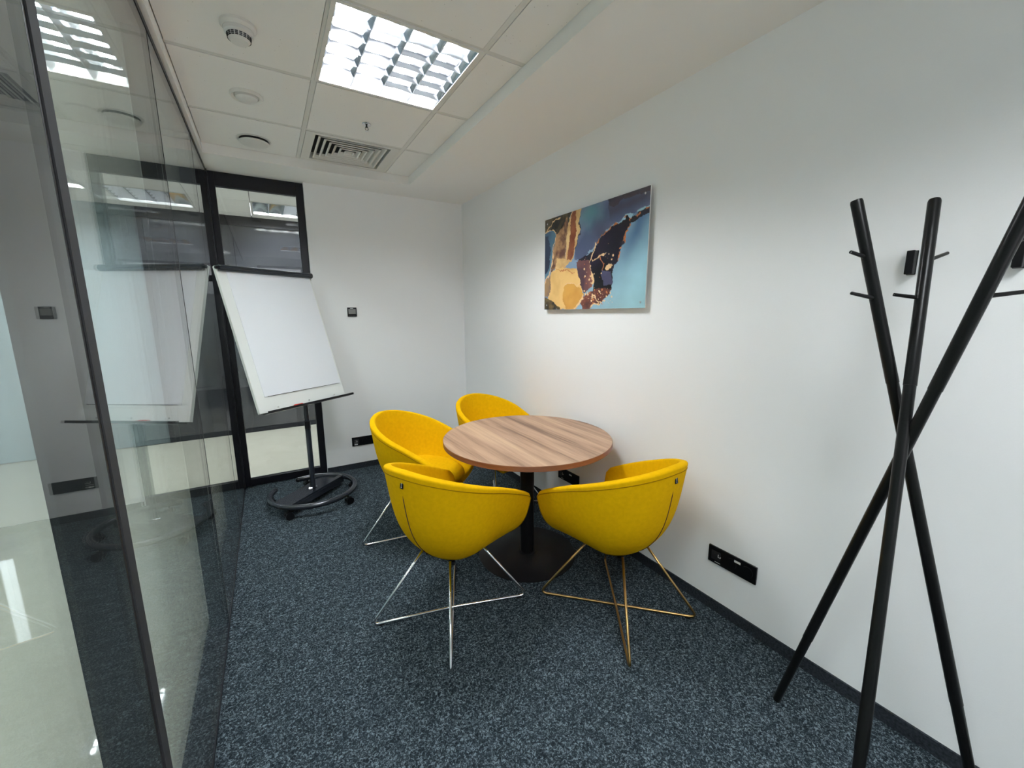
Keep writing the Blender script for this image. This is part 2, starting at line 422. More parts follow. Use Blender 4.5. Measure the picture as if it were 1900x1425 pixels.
lamp = louvre_light('ceiling_light', 'square mirror-louvred ceiling light burning bright above the meeting table', .301, 1.718, G)
dup(lamp, (.301, -.682, ZT), 0, 'square louvred ceiling light near the front wall behind the coat rack')
labs = ['louvred corridor ceiling light seen through the top of the black framed back window',
        'louvred corridor ceiling light near the blue-grey far wall',
        'louvred corridor ceiling light at the right end of the corridor',
        'louvred ceiling light beyond the glass partition, bright at the top left corner',
        'louvred ceiling light farther left beyond the glass partition',
        'louvred ceiling light beyond the near glass pane by the front wall']
for (x, y), l in zip(LOUT, labs): dup(lamp, (x, y, ZT), 0, l)

# ------------------------------------------------------------------ ceiling fittings
t = thing('air_diffuser', 'white square four-way air diffuser with nested louvres in the ceiling', 'air vent', (.601, 3.19, ZT))
cx, cy = 0.0, 0.0
def sqring(b, h0, z0, h1, z1, hy0=None, hy1=None):
    hy0 = hy0 or h0; hy1 = hy1 or h1
    A = [b.verts.new((sx * h0, sy * hy0, z0)) for sx, sy in ((-1, -1), (1, -1), (1, 1), (-1, 1))]
    B = [b.verts.new((sx * h1, sy * hy1, z1)) for sx, sy in ((-1, -1), (1, -1), (1, 1), (-1, 1))]
    for k in range(4): b.faces.new((A[k], A[(k + 1) % 4], B[(k + 1) % 4], B[k]))
b = nb(); sqring(b, .286, .0, .232, .0, .256, .222); sqring(b, .286, .0, .286, .01, .256, .256); sqring(b, .232, .0, .232, .09, .222, .222)
obj('frame', b, m_offwhite, t)
b = nb(); box(b, -.286, .286, -.256, .256, .045, .05); obj('duct_back', b, m_dark, t)
for k in range(6):
    h = .212 - k * .036; b = nb()
    sqring(b, h, .001, h - .010, .002, h * .957, (h - .010) * .957); sqring(b, h - .010, .002, h - .020, .020, (h - .010) * .957, (h - .020) * .957); sqring(b, h, .001, h, .005, h * .957, h * .957); sqring(b, h, .005, h - .022, .020, h * .957, (h - .022) * .957)
    obj('louvre', b, m_offwhite, t)
t = thing('smoke_detector', 'white domed smoke detector with dark slots on the ceiling', 'smoke detector', (.012, 2.055, ZT))
obj('base_ring', lathe(nb(), [(0, 0), (.060, 0), (.060, -.010), (.052, -.020), (0, -.020)], 48), m_white, t, smooth=35)
obj('dome', lathe(nb(), [(.050, -.018), (.049, -.032), (.040, -.038), (.037, -.052), (.030, -.060), (0, -.062)], 48), m_white, t, smooth=35)
b = nb()
for rr, zz in ((.0405, -.0405), (.0395, -.0455), (.0385, -.0505)):
    for k in range(18):
        a = 2 * PI * k / 18
        box(b, rr - .003, rr + .001, -.0050, .0050, zz - .0014, zz + .0014, M=Matrix.Rotation(a, 4, 'Z'))
obj('slots', b, m_dark, t)
b = nb(); bmesh.ops.create_uvsphere(b, u_segments=10, v_segments=6, radius=.0035, matrix=Matrix.Translation((.043, -.012, -.036))); obj('indicator', b, m_white, t, smooth=True)
t = thing('round_vent', 'small white round ceiling disc between the smoke detector and the air valve', 'ceiling vent', (.020, 2.641, ZT))
obj('rim', lathe(nb(), [(0, .001), (.074, .001), (.074, -.005), (.068, -.014), (.055, -.008), (.054, .0)], 48), m_white, t, smooth=35)
obj('disc', lathe(nb(), [(.052, -.001), (.048, -.016), (.030, -.022), (0, -.023)], 48), m_white, t, smooth=35)
t = thing('air_valve', 'white round air valve with a dark gap beside the square diffuser', 'ceiling vent', (.040, 3.250, ZT))
obj('rim', lathe(nb(), [(0, -.0005), (.096, -.0005), (.096, -.004), (.086, -.005), (.080, -.001)], 48), m_white, t, smooth=35)
obj('gap', lathe(nb(), [(0, -.0015), (.080, -.0015), (.078, -.008), (0, -.008)], 48), m_dark, t, smooth=35)
obj('disc', lathe(nb(), [(.084, -.016), (.078, -.024), (.05, -.031), (0, -.034)], 48), m_white, t, smooth=35)
t = thing('sprinkler_head', 'small chrome fire sprinkler in the ceiling between the light and the diffuser', 'sprinkler', (.610, 2.661, ZT))
obj('escutcheon', lathe(nb(), [(0, -.001), (.026, -.001), (.024, -.005), (.012, -.008), (0, -.008)], 32), m_chrome, t, smooth=35)
b = nb(); tube(b, [(0, 0, -.008), (0, 0, -.020)], .005, 10)
for s in (-1, 1): tube(b, [(s * .006, 0, -.016), (s * .009, 0, -.028), (0, 0, -.038)], .0018, 8)
obj('frame_arms', b, m_dark, t)
obj('deflector', lathe(nb(), [(0, -.038), (.010, -.038), (.010, -.040), (0, -.040)], 20), m_chrome, t)

# ------------------------------------------------------------------ round meeting table
TX, TY, TZ, TR = 1.212, 1.861, 0.72, 0.472
t = thing('round_table', 'round wood-grain meeting table on a single black column, between four yellow chairs', 'table', (TX, TY, 0))
obj('tabletop', lathe(nb(), [(0, TZ - .027), (TR - .002, TZ - .027)], 128), m_edge, t)
top = t.children[0]
b = nb(); lathe(b, [(TR - .002, TZ - .0265), (TR, TZ - .025), (TR, TZ - .0015), (TR - .0015, TZ)], 128)
o = obj('edge_band', b, m_edge, top, smooth=35); o['label'] = 'red-brown edge band'
b = nb(); lathe(b, [(TR - .0015, TZ), (0, TZ)], 128)
for f in b.faces:
    if f.normal.z < 0: f.normal_flip()
me2 = obj('veneer', b, m_wood, top)
obj('column', lathe(nb(), [(0, .01), (.055, .01), (.053, .016), (.040, .017), (.040, TZ - .032), (0, TZ - .032)], 48), m_blackmetal, t, smooth=35)
obj('base_disc', lathe(nb(), [(0, 0.001), (.285, 0.001), (.285, .005), (.280, .008), (.10, .012), (0, .012)], 96), m_blackmetal, t, smooth=35)
bx('mounting_plate', (-.12, .12, -.12, .12, TZ - .033, TZ - .0275), m_blackmetal, t, bev=.002)

# ------------------------------------------------------------------ yellow tub chairs
ZB = 0.328
RW, RB, RF = .276, .292, .279          # rim half width, depth behind and in front of the seat centre
ZK = ((-.33, .756), (0, .795), (.33, .756), (.66, .671), (1.0, .550))   # rim height from the back round to the arm tip
def rim_pt(s):
    a = abs(s); sg = 1 if s >= 0 else -1
    if a <= .62:
        ph = a / .62 * PI / 2
        return sg * RW * math.sin(ph) ** .98, -RB * max(0, math.cos(ph)) ** .98
    k = (a - .62) / .38
    return sg * (RW - .008 * k * k), RF * k
def bot_pt(s):
    a = abs(s); sg = 1 if s >= 0 else -1
    if a <= .62:
        ph = a / .62 * PI / 2
        return sg * .115 * math.sin(ph), -.10 * math.cos(ph)
    k = (a - .62) / .38
    return sg * (.115 + .02 * k * k), .225 * k
def rim_z(s):
    a = abs(s); z = 0
    for i, (xi, zi) in enumerate(ZK):
        l = 1
        for j, (xj, zj) in enumerate(ZK):
            if j != i: l *= (a - xj) / (xi - xj)
        z += l * zi
    return z
def shell_pt(s, tt):
    xr, yr = rim_pt(s); xb, yb = bot_pt(s)
    tt_ = tt
    g = .68 * (1 - (1 - tt_) ** 4.5) + .32 * tt_
    z = ZB + (rim_z(s) - ZB) * tt_
    return Vector((xb + (xr - xb) * g, yb + (yr - yb) * g, z))
def tmax(s):
    a = abs(s)
    return 1.0 if a < .955 else 1 - .09 * ((a - .955) / .045) ** 2.4
def make_chair(label, frame_mat):
    t = thing('tub_chair', label, 'chair', (0, 0, 0), 0, 'yellow tub chairs around the round table')
    NS, NT = 56, 16; TH = .040
    b = nb(); P = [[None] * (NT + 1) for _ in range(NS + 1)]
    for i in range(NS + 1):
        s = -1 + 2 * i / NS
        for j in range(NT + 1): P[i][j] = shell_pt(s, tmax(s) * j / NT)
    Nn = [[None] * (NT + 1) for _ in range(NS + 1)]
    for i in range(NS + 1):
        for j in range(NT + 1):
            du = P[min(i + 1, NS)][j] - P[max(i - 1, 0)][j]; dv = P[i][min(j + 1, NT)] - P[i][max(j - 1, 0)]
            n = du.cross(dv).normalized()
            if n.x * P[i][j].x + n.y * P[i][j].y > 0: n = -n
            Nn[i][j] = n                                   # inward normal
    outer = [[b.verts.new(P[i][j]) for j in range(NT + 1)] for i in range(NS + 1)]
    inner = [[b.verts.new(P[i][j] + Nn[i][j] * TH * (.85 + .6 * (1 - j / NT))) for j in range(NT + 1)] for i in range(NS + 1)]
    for i in range(NS):
        for j in range(NT):
            b.faces.new((outer[i][j], outer[i + 1][j], outer[i + 1][j + 1], outer[i][j + 1]))
            b.faces.new((inner[i][j + 1], inner[i + 1][j + 1], inner[i + 1][j], inner[i][j]))
        b.faces.new((outer[i][NT], outer[i + 1][NT], inner[i + 1][NT], inner[i][NT]))
        b.faces.new((inner[i][0], inner[i + 1][0], outer[i + 1][0], outer[i][0]))
    for j in range(NT):
        b.faces.new((outer[0][j + 1], inner[0][j + 1], inner[0][j], outer[0][j]))
        b.faces.new((outer[NS][j], inner[NS][j], inner[NS][j + 1], outer[NS][j + 1]))
    ci = b.verts.new((0, .03, ZB - .004)); ring = [outer[i][0] for i in range(NS + 1)]
    for i in range(NS): b.faces.new((ring[i + 1], ring[i], ci))
    b.faces.new((ring[0], ring[NS], ci))
    bmesh.ops.recalc_face_normals(b, faces=b.faces)
    rimE = []
    for i in range(NS):
        for A in (outer, inner):
            e = b.edges.get((A[i][NT], A[i + 1][NT]));  rimE.append(e)
    for A in (outer, inner):
        for j in range(NT):
            for I in (0, NS): rimE.append(b.edges.get((A[I][j], A[I][j + 1])))
    bmesh.ops.bevel(b, geom=[e for e in rimE if e], offset=.009, segments=3, affect='EDGES', profile=.55)
    shell = obj('shell', b, m_fabric, t, smooth=True)
    # piping seam that follows the outer edge of the rim
    def off(s, tt, d):
        p0 = shell_pt(s, tt); du = shell_pt(min(1, s + .01), tt) - shell_pt(max(-1, s - .01), tt); dv = shell_pt(s, tt) - shell_pt(s, tt - .02)
        n = du.cross(dv).normalized()
        if n.x * p0.x + n.y * p0.y < 0: n = -n
        return p0 + n * d
    pts = [off(-1 + 2 * k / 80, tmax(-1 + 2 * k / 80) - .055, -.0008) for k in range(1, 80)]
    ends0 = [off(-.985, tmax(-.985) * j / 12, -.0002) for j in range(1, 12)]; ends1 = [off(.985, tmax(.985) * j / 12, -.0002) for j in range(1, 12)]
    b = nb(); tube(b, ends0 + pts + ends1[::-1], .0024, 6); obj('edge_piping', b, m_piping, shell, smooth=True)
    b = nb(); n = 18
    tube(b, [off(0, .78 - .74 * k / n, .0004) for k in range(n + 1)], [.0004] + [.0020] * (n - 1) + [.0006], 6)
    o = obj('back_seam', b, m_seam, shell, smooth=True); o['label'] = 'dark vertical seam down the back'
    # woven brand tag at the top of the back
    p0 = off(0.008, .885, .001); b = nb(); tilt = Matrix.Translation(p0) @ Matrix.Rotation(math.radians(-9), 4, 'X')
    box(b, -.009, .009, -.0012, .0012, -.014, .014, bev=.0008, M=tilt)
    tg = obj('fabric_tag', b, m_blackplastic, t); tg['label'] = 'small black tag with white lettering'
    b = nb()
    for k in range(4):
        zc = .0085 - k * .0056
        box(b, -.0022, -.0008, -.0018, -.0011, zc - .0018, zc + .0018, M=tilt); box(b, -.0022, .0016, -.0018, -.0011, zc - .0006, zc + .0006, M=tilt)
    obj('tag_lettering', b, m_white, tg)
    # padded seat
    b = nb(); NR, NA = 14, 64
    def out(phi, r):
        c_, s_ = math.cos(phi), math.sin(phi); e = .82
        x = .198 * math.copysign(abs(c_) ** e, c_); y = math.copysign(abs(s_) ** e, s_)
        y = y * (.285 if y > 0 else .165)
        return x * r, y * r - .01
    prof = [(0, .352), (.34, .353), (.56, .364), (.74, .381), (.88, .402), (.96, .423), (1.0, .442), (.985, .458), (.93, .471), (.82, .479), (.6, .482), (.3, .481), (0, .480)]
    rings = []
    for r, z in prof:
        if r == 0: rings.append([b.verts.new((0, 0, z))]); continue
        rr = []
        for k in range(NA):
            x, y = out(2 * PI * k / NA, r)
            zz = z - (.022 * max(0, y / .27) ** 2 if z > .44 else 0)
            rr.append(b.verts.new((x, y, zz)))
        rings.append(rr)
    for A, B in zip(rings, rings[1:]):
        for k in range(NA):
            k2 = (k + 1) % NA
            if len(A) == 1: b.faces.new((A[0], B[k], B[k2]))
            elif len(B) == 1: b.faces.new((A[k], A[k2], B[0]))
            else: b.faces.new((A[k], A[k2], B[k2], B[k]))
    bmesh.ops.recalc_face_normals(b, faces=b.faces)
    obj('seat_cushion', b, m_fabric, t, smooth=True)
    # underframe: two crossing closed wire triangles, seat bracket, floor glides
    R = .0058
    for sgn in (1, -1):
        a1 = math.radians(90 + sgn * 49.5); a2 = math.radians(90 + sgn * 49.5 + 180)
        # forward is +y; feet at +-40.5 deg from the forward and backward directions
        f1 = Vector((math.cos(a1 - sgn * math.radians(9)) * .372, math.sin(a1 - sgn * math.radians(9)) * .372, R + .003 + (.0115 if sgn < 0 else 0) * 0))
        f2 = Vector((-f1.x, -f1.y, f1.z))
        k1 = f1 * .34; k2 = f2 * .34
        sh = Vector((0, -.012, 0)); f1 = f1 + sh; f2 = f2 + sh; k1 = k1 + sh; k2 = k2 + sh
        mid = .5 * (f1 + f2) + Vector((0, 0, .0118 if sgn < 0 else 0))
        path = rounded([Vector((k1.x, k1.y, .343)), f1, mid, f2, Vector((k2.x, k2.y, .343))], .040, 8)
        b = nb(); tube(b, path, R, 12); leg = obj('wire_leg', b, frame_mat, t, smooth=True)
        for f_ in (f1, f2):
            q = sh + (f_ - sh) * .88; b = nb(); box(b, -.011, .011, -.006, .006, .0005, .006, bev=.001, M=Matrix.Translation((q.x, q.y, 0)) @ Matrix.Rotation(math.atan2(q.y, q.x), 4, 'Z'))
            obj('glide', b, m_blackplastic, leg)
    b = nb(); box(b, -.125, .125, -.012, .012, .316, .330, M=Matrix.Rotation(math.radians(49.5), 4, 'Z')); box(b, -.125, .125, -.012, .012, .316, .330, M=Matrix.Rotation(math.radians(130.5), 4, 'Z'))
    obj('seat_bracket', b, m_blackmetal, t)
    return t
def set_chair(t, x, y, face_deg): t.location = (x, y, 0); t.rotation_euler = (0, 0, math.radians(face_deg - 90))
chA = make_chair('yellow tub chair on chrome wire legs, nearest to the glass partition and seen from behind', m_chrome)
set_chair(chA, .654, 1.642, 25.3)
chB = dup(chA, (1.332, 1.255, 0), 0, 'yellow tub chair with gold-toned wire legs, its back to the camera by the right wall')
set_chair(chB, 1.329, 1.268, 94.5)
for c_ in chB.children:
    if c_.name.startswith('wire_leg'):
        c_.data = c_.data.copy(); c_.data.materials[0] = m_brass
chC = dup(chA, (.75, 2.365, 0), 0, 'yellow tub chair showing its seat cushion, between the flip chart and the table')
set_chair(chC, .750, 2.371, -48.5)
chD = dup(chA, (1.38, 2.42, 0), 0, 'yellow tub chair farthest back, partly hidden behind the tabletop in the corner')
set_chair(chD, 1.371, 2.535, -76)

# ------------------------------------------------------------------ coat rack
t = thing('coat_rack', 'black tripod coat rack of three crossing poles with pegs, by the right wall', 'coat rack', (1.43, .35, 0))
O = Vector((1.43, .35, 0))
poles = [((1.480, .594), (1.356, .190), .0142), ((1.075, .243), (1.565, .407), .0138), ((1.590, .112), (1.388, .516), .0142)]
pegdef = [  # pole, height of the peg root, peg vector
    (2, 1.548, Vector((-.052, .020, .014))), (2, 1.440, Vector((-.085, .026, .014))),
    (1, 1.537, Vector((.085, -.018, .024))), (1, 1.440, Vector((-.040, .045, .010))),
    (0, 1.548, Vector((.060, -.030, .020))), (0, 1.437, Vector((.060, -.058, .011)))]
for k, (f, tp, r) in enumerate(poles):
    F_ = Vector((*f, 0)) - O; T_ = Vector((*tp, 1.70)) - O
    d = T_ - F_
    def at(z): return F_ + d * (z / 1.70)
    b = nb()
    tube(b, [at(.004), at(.010), at(.33), at(.3301), at(1.215), at(1.2151), at(1.694), at(1.70)],
         [r * .78, r * .85, r * .93, r * 1.0, r * .93, r * 1.0, r * 1.0, r * .88], 28)
    po = obj('pole', b, m_rack, t, smooth=40)
    for pk, z, dv in pegdef:
        if pk != k: continue
        p0 = at(z); L = dv.length; dv = dv.normalized(); q = p0 + dv * (r * .5); e = p0 + dv * L
        b = nb(); tube(b, [q, q + dv * (L * .9), e - dv * .003, e], [.0052, .0044, .0038, .0020], 14)
        obj('peg', b, m_rack, po, smooth=40)
b = nb(); c0 = Vector((1.40, .352, 1.03)) - O
tube(b, [c0 + Vector((-.03, -.006, 0)), c0 + Vector((.07, .012, 0))], .004, 10)
obj('joint_bolt', b, m_chrome, t, smooth=40)

# ------------------------------------------------------------------ wall hooks
t = thing('wall_hook', 'black wall hook behind the middle pole of the coat rack', 'wall hook', (XR, .473, 1.552), 0, 'black hooks on the right wall')
bx('back_plate', (-.005, 0, -.011, .011, -.036, .036), m_blackmetal, t, bev=.002)
b = nb(); box(b, -.030, -.004, -.0095, .0095, -.035, .035, bev=.002)
obj('hook_block', b, m_blackmetal, t)
dup(t, (XR, .262, 1.552), 0, 'black wall hook behind the right-hand pole, at the edge of the photo')

# ------------------------------------------------------------------ abstract print
def paint():
    NU, NV = 420, 280
    u, v = np.meshgrid(np.linspace(0, 1, NU), np.linspace(0, 1, NV)); rng = np.random.RandomState(7)
    def noise(sc_, seed):
        r = np.random.RandomState(seed); n = int(sc_) + 3; g = r.rand(n, n) * 2 - 1
        X = u * sc_; Y = v * sc_ * .67; i = X.astype(int); j = Y.astype(int); fx = X - i; fy = Y - j
        fx = fx * fx * (3 - 2 * fx); fy = fy * fy * (3 - 2 * fy)
        return (g[j, i] * (1 - fx) + g[j, i + 1] * fx) * (1 - fy) + (g[j + 1, i] * (1 - fx) + g[j + 1, i + 1] * fx) * fy
    def fbm(s, seed): return noise(s, seed) + .5 * noise(s * 2, seed + 1) + .25 * noise(s * 4, seed + 2) + .13 * noise(s * 8, seed + 3)
    U = u + .010 * fbm(18, 3) + .004 * noise(90, 50); V = v + .014 * fbm(18, 9) + .006 * noise(90, 60)
    col = np.zeros((NV, NU, 3))
    k = np.clip((u - .55) * 1.6 + (1 - v) * .5, 0, 1)[..., None]
    col[:] = np.array([.22, .31, .44]) * (1 - k) + np.array([.36, .60, .67]) * k
    col *= (1 + .16 * fbm(4, 21))[..., None]
    def inside(pl):
        m = np.zeros(U.shape, bool); n = len(pl)
        for a in range(n):
            x1, y1 = pl[a]; x2, y2 = pl[(a + 1) % n]
            if y1 == y2: continue
            c_ = ((y1 > V) != (y2 > V)) & (U < (x2 - x1) * (V - y1) / (y2 - y1) + x1); m ^= c_
        return m
    def fill(pl, c, amp=.15, seed=1, s=10, c2=None):
        m = inside(pl); f = fbm(s, seed)[..., None]
        cc = np.array(c) * (1 + amp * f)
        if c2 is not None:
            q = np.clip(.5 + .8 * f, 0, 1); cc = np.array(c) * (1 - q) + np.array(c2) * q
        col[m] = cc[m]
    def line(pts, c, wd, gap=0.0):
        d = np.full(U.shape, 9.)
        for (x1, y1), (x2, y2) in zip(pts, pts[1:]):
            ax, ay = (x2 - x1) * .9, (y2 - y1) * .6; px, py = (U - x1) * .9, (V - y1) * .6
            tt = np.clip((px * ax + py * ay) / (ax * ax + ay * ay + 1e-9), 0, 1); d = np.minimum(d, np.hypot(px - tt * ax, py - tt * ay))
        m = (d < wd * (1 + .7 * fbm(30, 5))) & (noise(60, 77) > gap - 1)
        col[m] = np.array(c)
    S = lambda r, g, b_: tuple((x / 255) ** 2.2 for x in (r, g, b_))
    cols = dict(
        greymid=([(0.433, 1.01), (1.01, 1.01), (1.01, .87), (.96, .84), (.90, .81), (.83, .82), (.746, .775), (.675, .73), (.62, .69), (0.56, .60), (0.45, 0.52), (.36, .50), (.35, .62), (0.412, 0.806), (0.39, 0.886)], (82, 90, 118), (120, 130, 158), 5),
        topdark=([(0.672, 1.01), (1.01, 1.01), (1.01, 0.950), (0.95, 0.962), (0.88, 0.955), (.80, .965), (.74, .93), (0.68, 0.94)], (34, 31, 40), (66, 60, 70), 8),
        tldark=([(-.01, 1.01), (0.308, 1.01), (0.297, 0.902), (0.274, 0.82), (0.187, 0.796), (0.135, 0.82), (0.108, 0.862), (-.01, 0.887)], (38, 36, 32), (95, 85, 66), 16),
        leftblue=([(-.01, 0.865), (0.108, 0.862), (0.135, 0.809), (0.129, 0.717), (0.089, 0.608), (0.069, 0.469), (0.013, 0.33), (-.01, 0.319)], (72, 98, 122), (92, 125, 145), 4),
        leftnavy=([(-.01, 0.853), (0.033, 0.821), (0.082, 0.657), (0.062, 0.529), (0.02, 0.403), (-.01, 0.356)], (38, 48, 70), (50, 62, 85), 4),
        leftbrown=([(0.135, 0.809), (0.199, 0.861), (0.273, 0.964), (0.291, 0.881), (0.268, 0.777), (0.245, 0.501), (0.123, 0.461), (0.083, 0.395), (0.089, 0.584), (0.129, 0.717)], (98, 66, 56), (185, 140, 100), 20),
        streak=([(0.314, 1.01), (0.433, 1.01), (0.411, 0.932), (0.39, 0.886), (0.407, 0.807), (0.38, 0.707), (0.352, 0.627), (0.335, 0.51), (0.252, 0.444), (0.124, 0.426), (0.149, 0.574), (0.251, 0.523), (0.268, 0.821), (0.297, 0.902)], (210, 165, 110), (238, 200, 140), 14),
        brownstripe=([(0.32, 0.987), (0.36, 1.0), (0.356, 0.885), (0.368, 0.796), (0.351, 0.692), (0.324, 0.522), (0.276, 0.525), (0.298, 0.725), (0.298, 0.836)], (120, 62, 42), (150, 92, 62), 12),
        lblrn=([(-.01, 0.29), (0.02, .33), (0.097, 0.42), (0.15, 0.341), (0.111, 0.227), (0.042, 0.148), (-.01, 0.152)], (110, 95, 90), (160, 125, 90), 10),
        gold=([(0.069, 0.397), (0.15, 0.458), (0.239, 0.44), (0.371, 0.428), (0.405, 0.337), (0.434, 0.26), (0.451, 0.141), (0.43, 0.099), (0.374, -.01), (0.152, -.01), (0.042, 0.134), (0.08, 0.22)], (205, 155, 90), (235, 190, 120), 6),
        blob=([(0.241, 0.241), (0.277, 0.267), (0.337, 0.267), (0.372, 0.243), (0.429, 0.206), (0.462, 0.151), (0.43, 0.099), (0.362, -.01), (0.279, 0.0), (0.229, 0.127)], (185, 125, 52), (215, 158, 75), 6),
        bldark=([(-.01, 0.148), (0.042, 0.134), (0.125, 0.072), (0.204, 0.012), (0.198, -.01), (-.01, -.01)], (50, 42, 30), (115, 95, 60), 22),
        purple=([(0.382, 0.481), (0.415, 0.508), (0.501, 0.502), (0.522, 0.449), (0.544, 0.343), (0.545, 0.22), (0.46, 0.17), (0.43, 0.24), (0.422, 0.293), (0.382, 0.394)], (82, 58, 66), (138, 88, 78), 5),
        black=([(1.01, 0.856), (0.961, 0.826), (0.939, 0.807), (0.894, 0.795), (0.862, 0.786), (0.85, 0.781), (0.83, 0.81), (0.818, 0.786), (0.746, 0.765), (0.675, 0.717), (0.619, 0.682), (0.581, 0.631), (0.566, 0.594), (0.542, 0.563), (0.458, 0.532), (0.393, 0.5), (0.501, 0.499), (0.522, 0.449), (0.544, 0.343), (0.56, 0.239), (0.546, 0.178), (0.596, 0.115), (0.645, 0.073), (0.692, 0.101), (0.72, 0.168), (0.727, 0.322), (0.742, 0.407), (0.772, 0.449), (0.788, 0.503), (0.804, 0.564), (0.832, 0.623), (0.855, 0.726), (0.871, 0.748), (0.925, 0.759), (1.01, 0.797)], (22, 16, 22), (40, 34, 50), 6),
        bluepatch=([(0.642, 0.367), (0.716, 0.333), (0.722, 0.226), (0.653, 0.212), (0.633, 0.293)], (70, 68, 92), (85, 85, 112), 6),
        lowbrown=([(0.441, -.01), (0.429, 0.11), (0.473, 0.151), (0.546, 0.178), (0.605, 0.185), (0.72, 0.178), (0.701, 0.111), (0.645, 0.063), (0.557, 0.054), (0.527, -.01)], (66, 38, 40), (125, 72, 58), 9))
    for i, (nm, (pl, a, c2, s)) in enumerate(cols.items()): fill(pl, S(*a), 0, 30 + i, s, S(*c2))
    # soft washes: teal bloom, smoky veil, indigo bleed beside the dark shape
    def wash(wt, c): col[:] = col * (1 - wt[..., None]) + np.array(S(*c)) * wt[..., None]
    M_ = inside(cols['greymid'][0]); ws = u + .05 * fbm(4, 61); wv = v + .06 * fbm(4, 64)
    wash(.8 * M_ * np.exp(-((ws - .51) / .09) ** 2 - ((wv - .88) / .11) ** 2), (98, 150, 160))
    wash(.65 * M_ * np.exp(-((wv - .90 - .10 * (ws - .8)) / .06) ** 2) * (ws > .66), (62, 52, 60))
    wash(.45 * M_ * np.exp(-((ws - .62) / .05) ** 2 - ((wv - .72) / .12) ** 2), (70, 60, 72))
    R_ = (u > .84 + .35 * (v - .70)) & (v < .82) & ~inside(cols['black'][0]) & (u > .70)
    e_ = np.clip((v - .30) / .35, 0, 1); wash(.75 * R_ * e_ * np.exp(-((ws - (.86 + .30 * (wv - .62))) / .085) ** 2), (44, 60, 98))
    wash(.35 * R_ * np.clip((v - .1) / .5, 0, 1), (70, 105, 150))
    gl = S(235, 195, 145); og = S(190, 115, 70)
    line([(0.012, 0.887), (0.067, 0.931), (0.147, 0.978), (0.186, 0.984)], gl, .0045)
    line([(0.005, 0.876), (0.095, 0.874), (0.132, 0.838), (0.135, 0.797), (0.109, 0.698), (0.103, 0.594), (0.069, 0.445), (0.021, 0.33), (0.006, 0.282)], gl, .0045)
    line([(0.571, 0.633), (0.562, 0.585), (0.527, 0.51), (0.507, 0.461)], gl, .0028)
    line([(0.543, 0.482), (0.602, 0.497), (0.659, 0.531)], gl, .003)
    line([(0.617, 0.495), (0.641, 0.431), (0.644, 0.361)], og, .003)
    line([(0.228, 0.242), (0.277, 0.267), (0.337, 0.273), (0.384, 0.242), (0.428, 0.26)], gl, .003)
    line([(0.362, 0.002), (0.408, 0.056), (0.451, 0.12), (0.446, 0.152)], gl, .006)
    line([(0.527, 0.013), (0.557, 0.054), (0.645, 0.063), (0.546, 0.137)], gl, .005, .4)
    line([(0.85, 0.781), (0.855, 0.726), (0.832, 0.641), (0.804, 0.564), (0.788, 0.493), (0.772, 0.449), (0.751, 0.415)], og, .004, .9)
    line([(0.83, 0.805), (0.755, 0.772), (0.684, 0.72), (0.619, 0.692), (0.581, 0.636)], og, .0035, .8)
    line([(0.997, 0.848), (0.939, 0.802), (0.862, 0.782)], og, .005, .9)
    line([(0.15, 0.452), (0.202, 0.422), (0.277, 0.413), (0.36, 0.38)], og, .003)
    line([(0.41, .93), (.39, .886), (.41, .80), (.38, .70), (.352, .62)], S(50, 40, 50), .0025)
    for pl in ([(0.67, 0.407), (0.688, 0.426), (0.72, 0.41), (0.716, 0.381), (0.684, 0.356), (0.665, 0.383)],
               [(0.517, 0.439), (0.533, 0.375), (0.559, 0.341), (0.567, 0.269), (0.555, 0.237), (0.524, 0.247), (0.545, 0.261), (0.539, 0.354), (0.512, 0.419)]):
        col[inside(pl)] = gl
    for _ in range(120):
        x = .46 + rng.rand() * .28; y = .04 + rng.rand() * .46 * (rng.rand() < .4) + rng.rand() * .15; r = .0015 + rng.rand() ** 3 * .006
        col[np.hypot((u - x) * .9, (v - y) * .6) < r] = gl if rng.rand() < .6 else og
    return NU, NV, np.clip(col, 0, 1)
NU, NV, col = paint()
t = thing('art_print', 'frameless abstract print in blue, gold and black on the right wall', 'picture', (XR, 1.925, 1.728))
me = bpy.data.meshes.new('print_face')
W, H = .893, .595
uu, vv = np.meshgrid(np.linspace(0, 1, NU), np.linspace(0, 1, NV))
V3 = np.stack([np.full(uu.shape, -.0285), (0.5 - uu) * W, (vv - .5) * H], -1).reshape(-1, 3)
idx = np.arange(NU * NV).reshape(NV, NU)
Fc = np.stack([idx[:-1, :-1], idx[1:, :-1], idx[1:, 1:], idx[:-1, 1:]], -1).reshape(-1, 4)[:, ::-1]
me.from_pydata(V3.tolist(), [], Fc.tolist())
att = me.color_attributes.new('paint', 'FLOAT_COLOR', 'POINT')
buf = np.ones((NU * NV, 4), np.float32); buf[:, :3] = col.reshape(-1, 3); att.data.foreach_set('color', buf.ravel())
mp_, nt, bs = new_mat('abstract_ink_print'); bs.inputs['Roughness'].default_value = .25
vc = nt.nodes.new('ShaderNodeVertexColor'); vc.layer_name = 'paint'; nt.links.new(vc.outputs[0], bs.inputs['Base Color'])
me.materials.append(mp_)
o = bpy.data.objects.new('print_face', me); C.objects.link(o); o.parent = t
bx('panel', (-.028, -.022, -W / 2, W / 2, -H / 2, H / 2), m_white, t)
for sy in (-1, 1):
    for sz in (-1, 1):
        b = nb(); tube(b, [(-.0005, sy * (W / 2 - .03), sz * (H / 2 - .03)), (-.031, sy * (W / 2 - .03), sz * (H / 2 - .03))], .006, 14)
        obj('standoff', b, m_chrome, t, smooth=40)

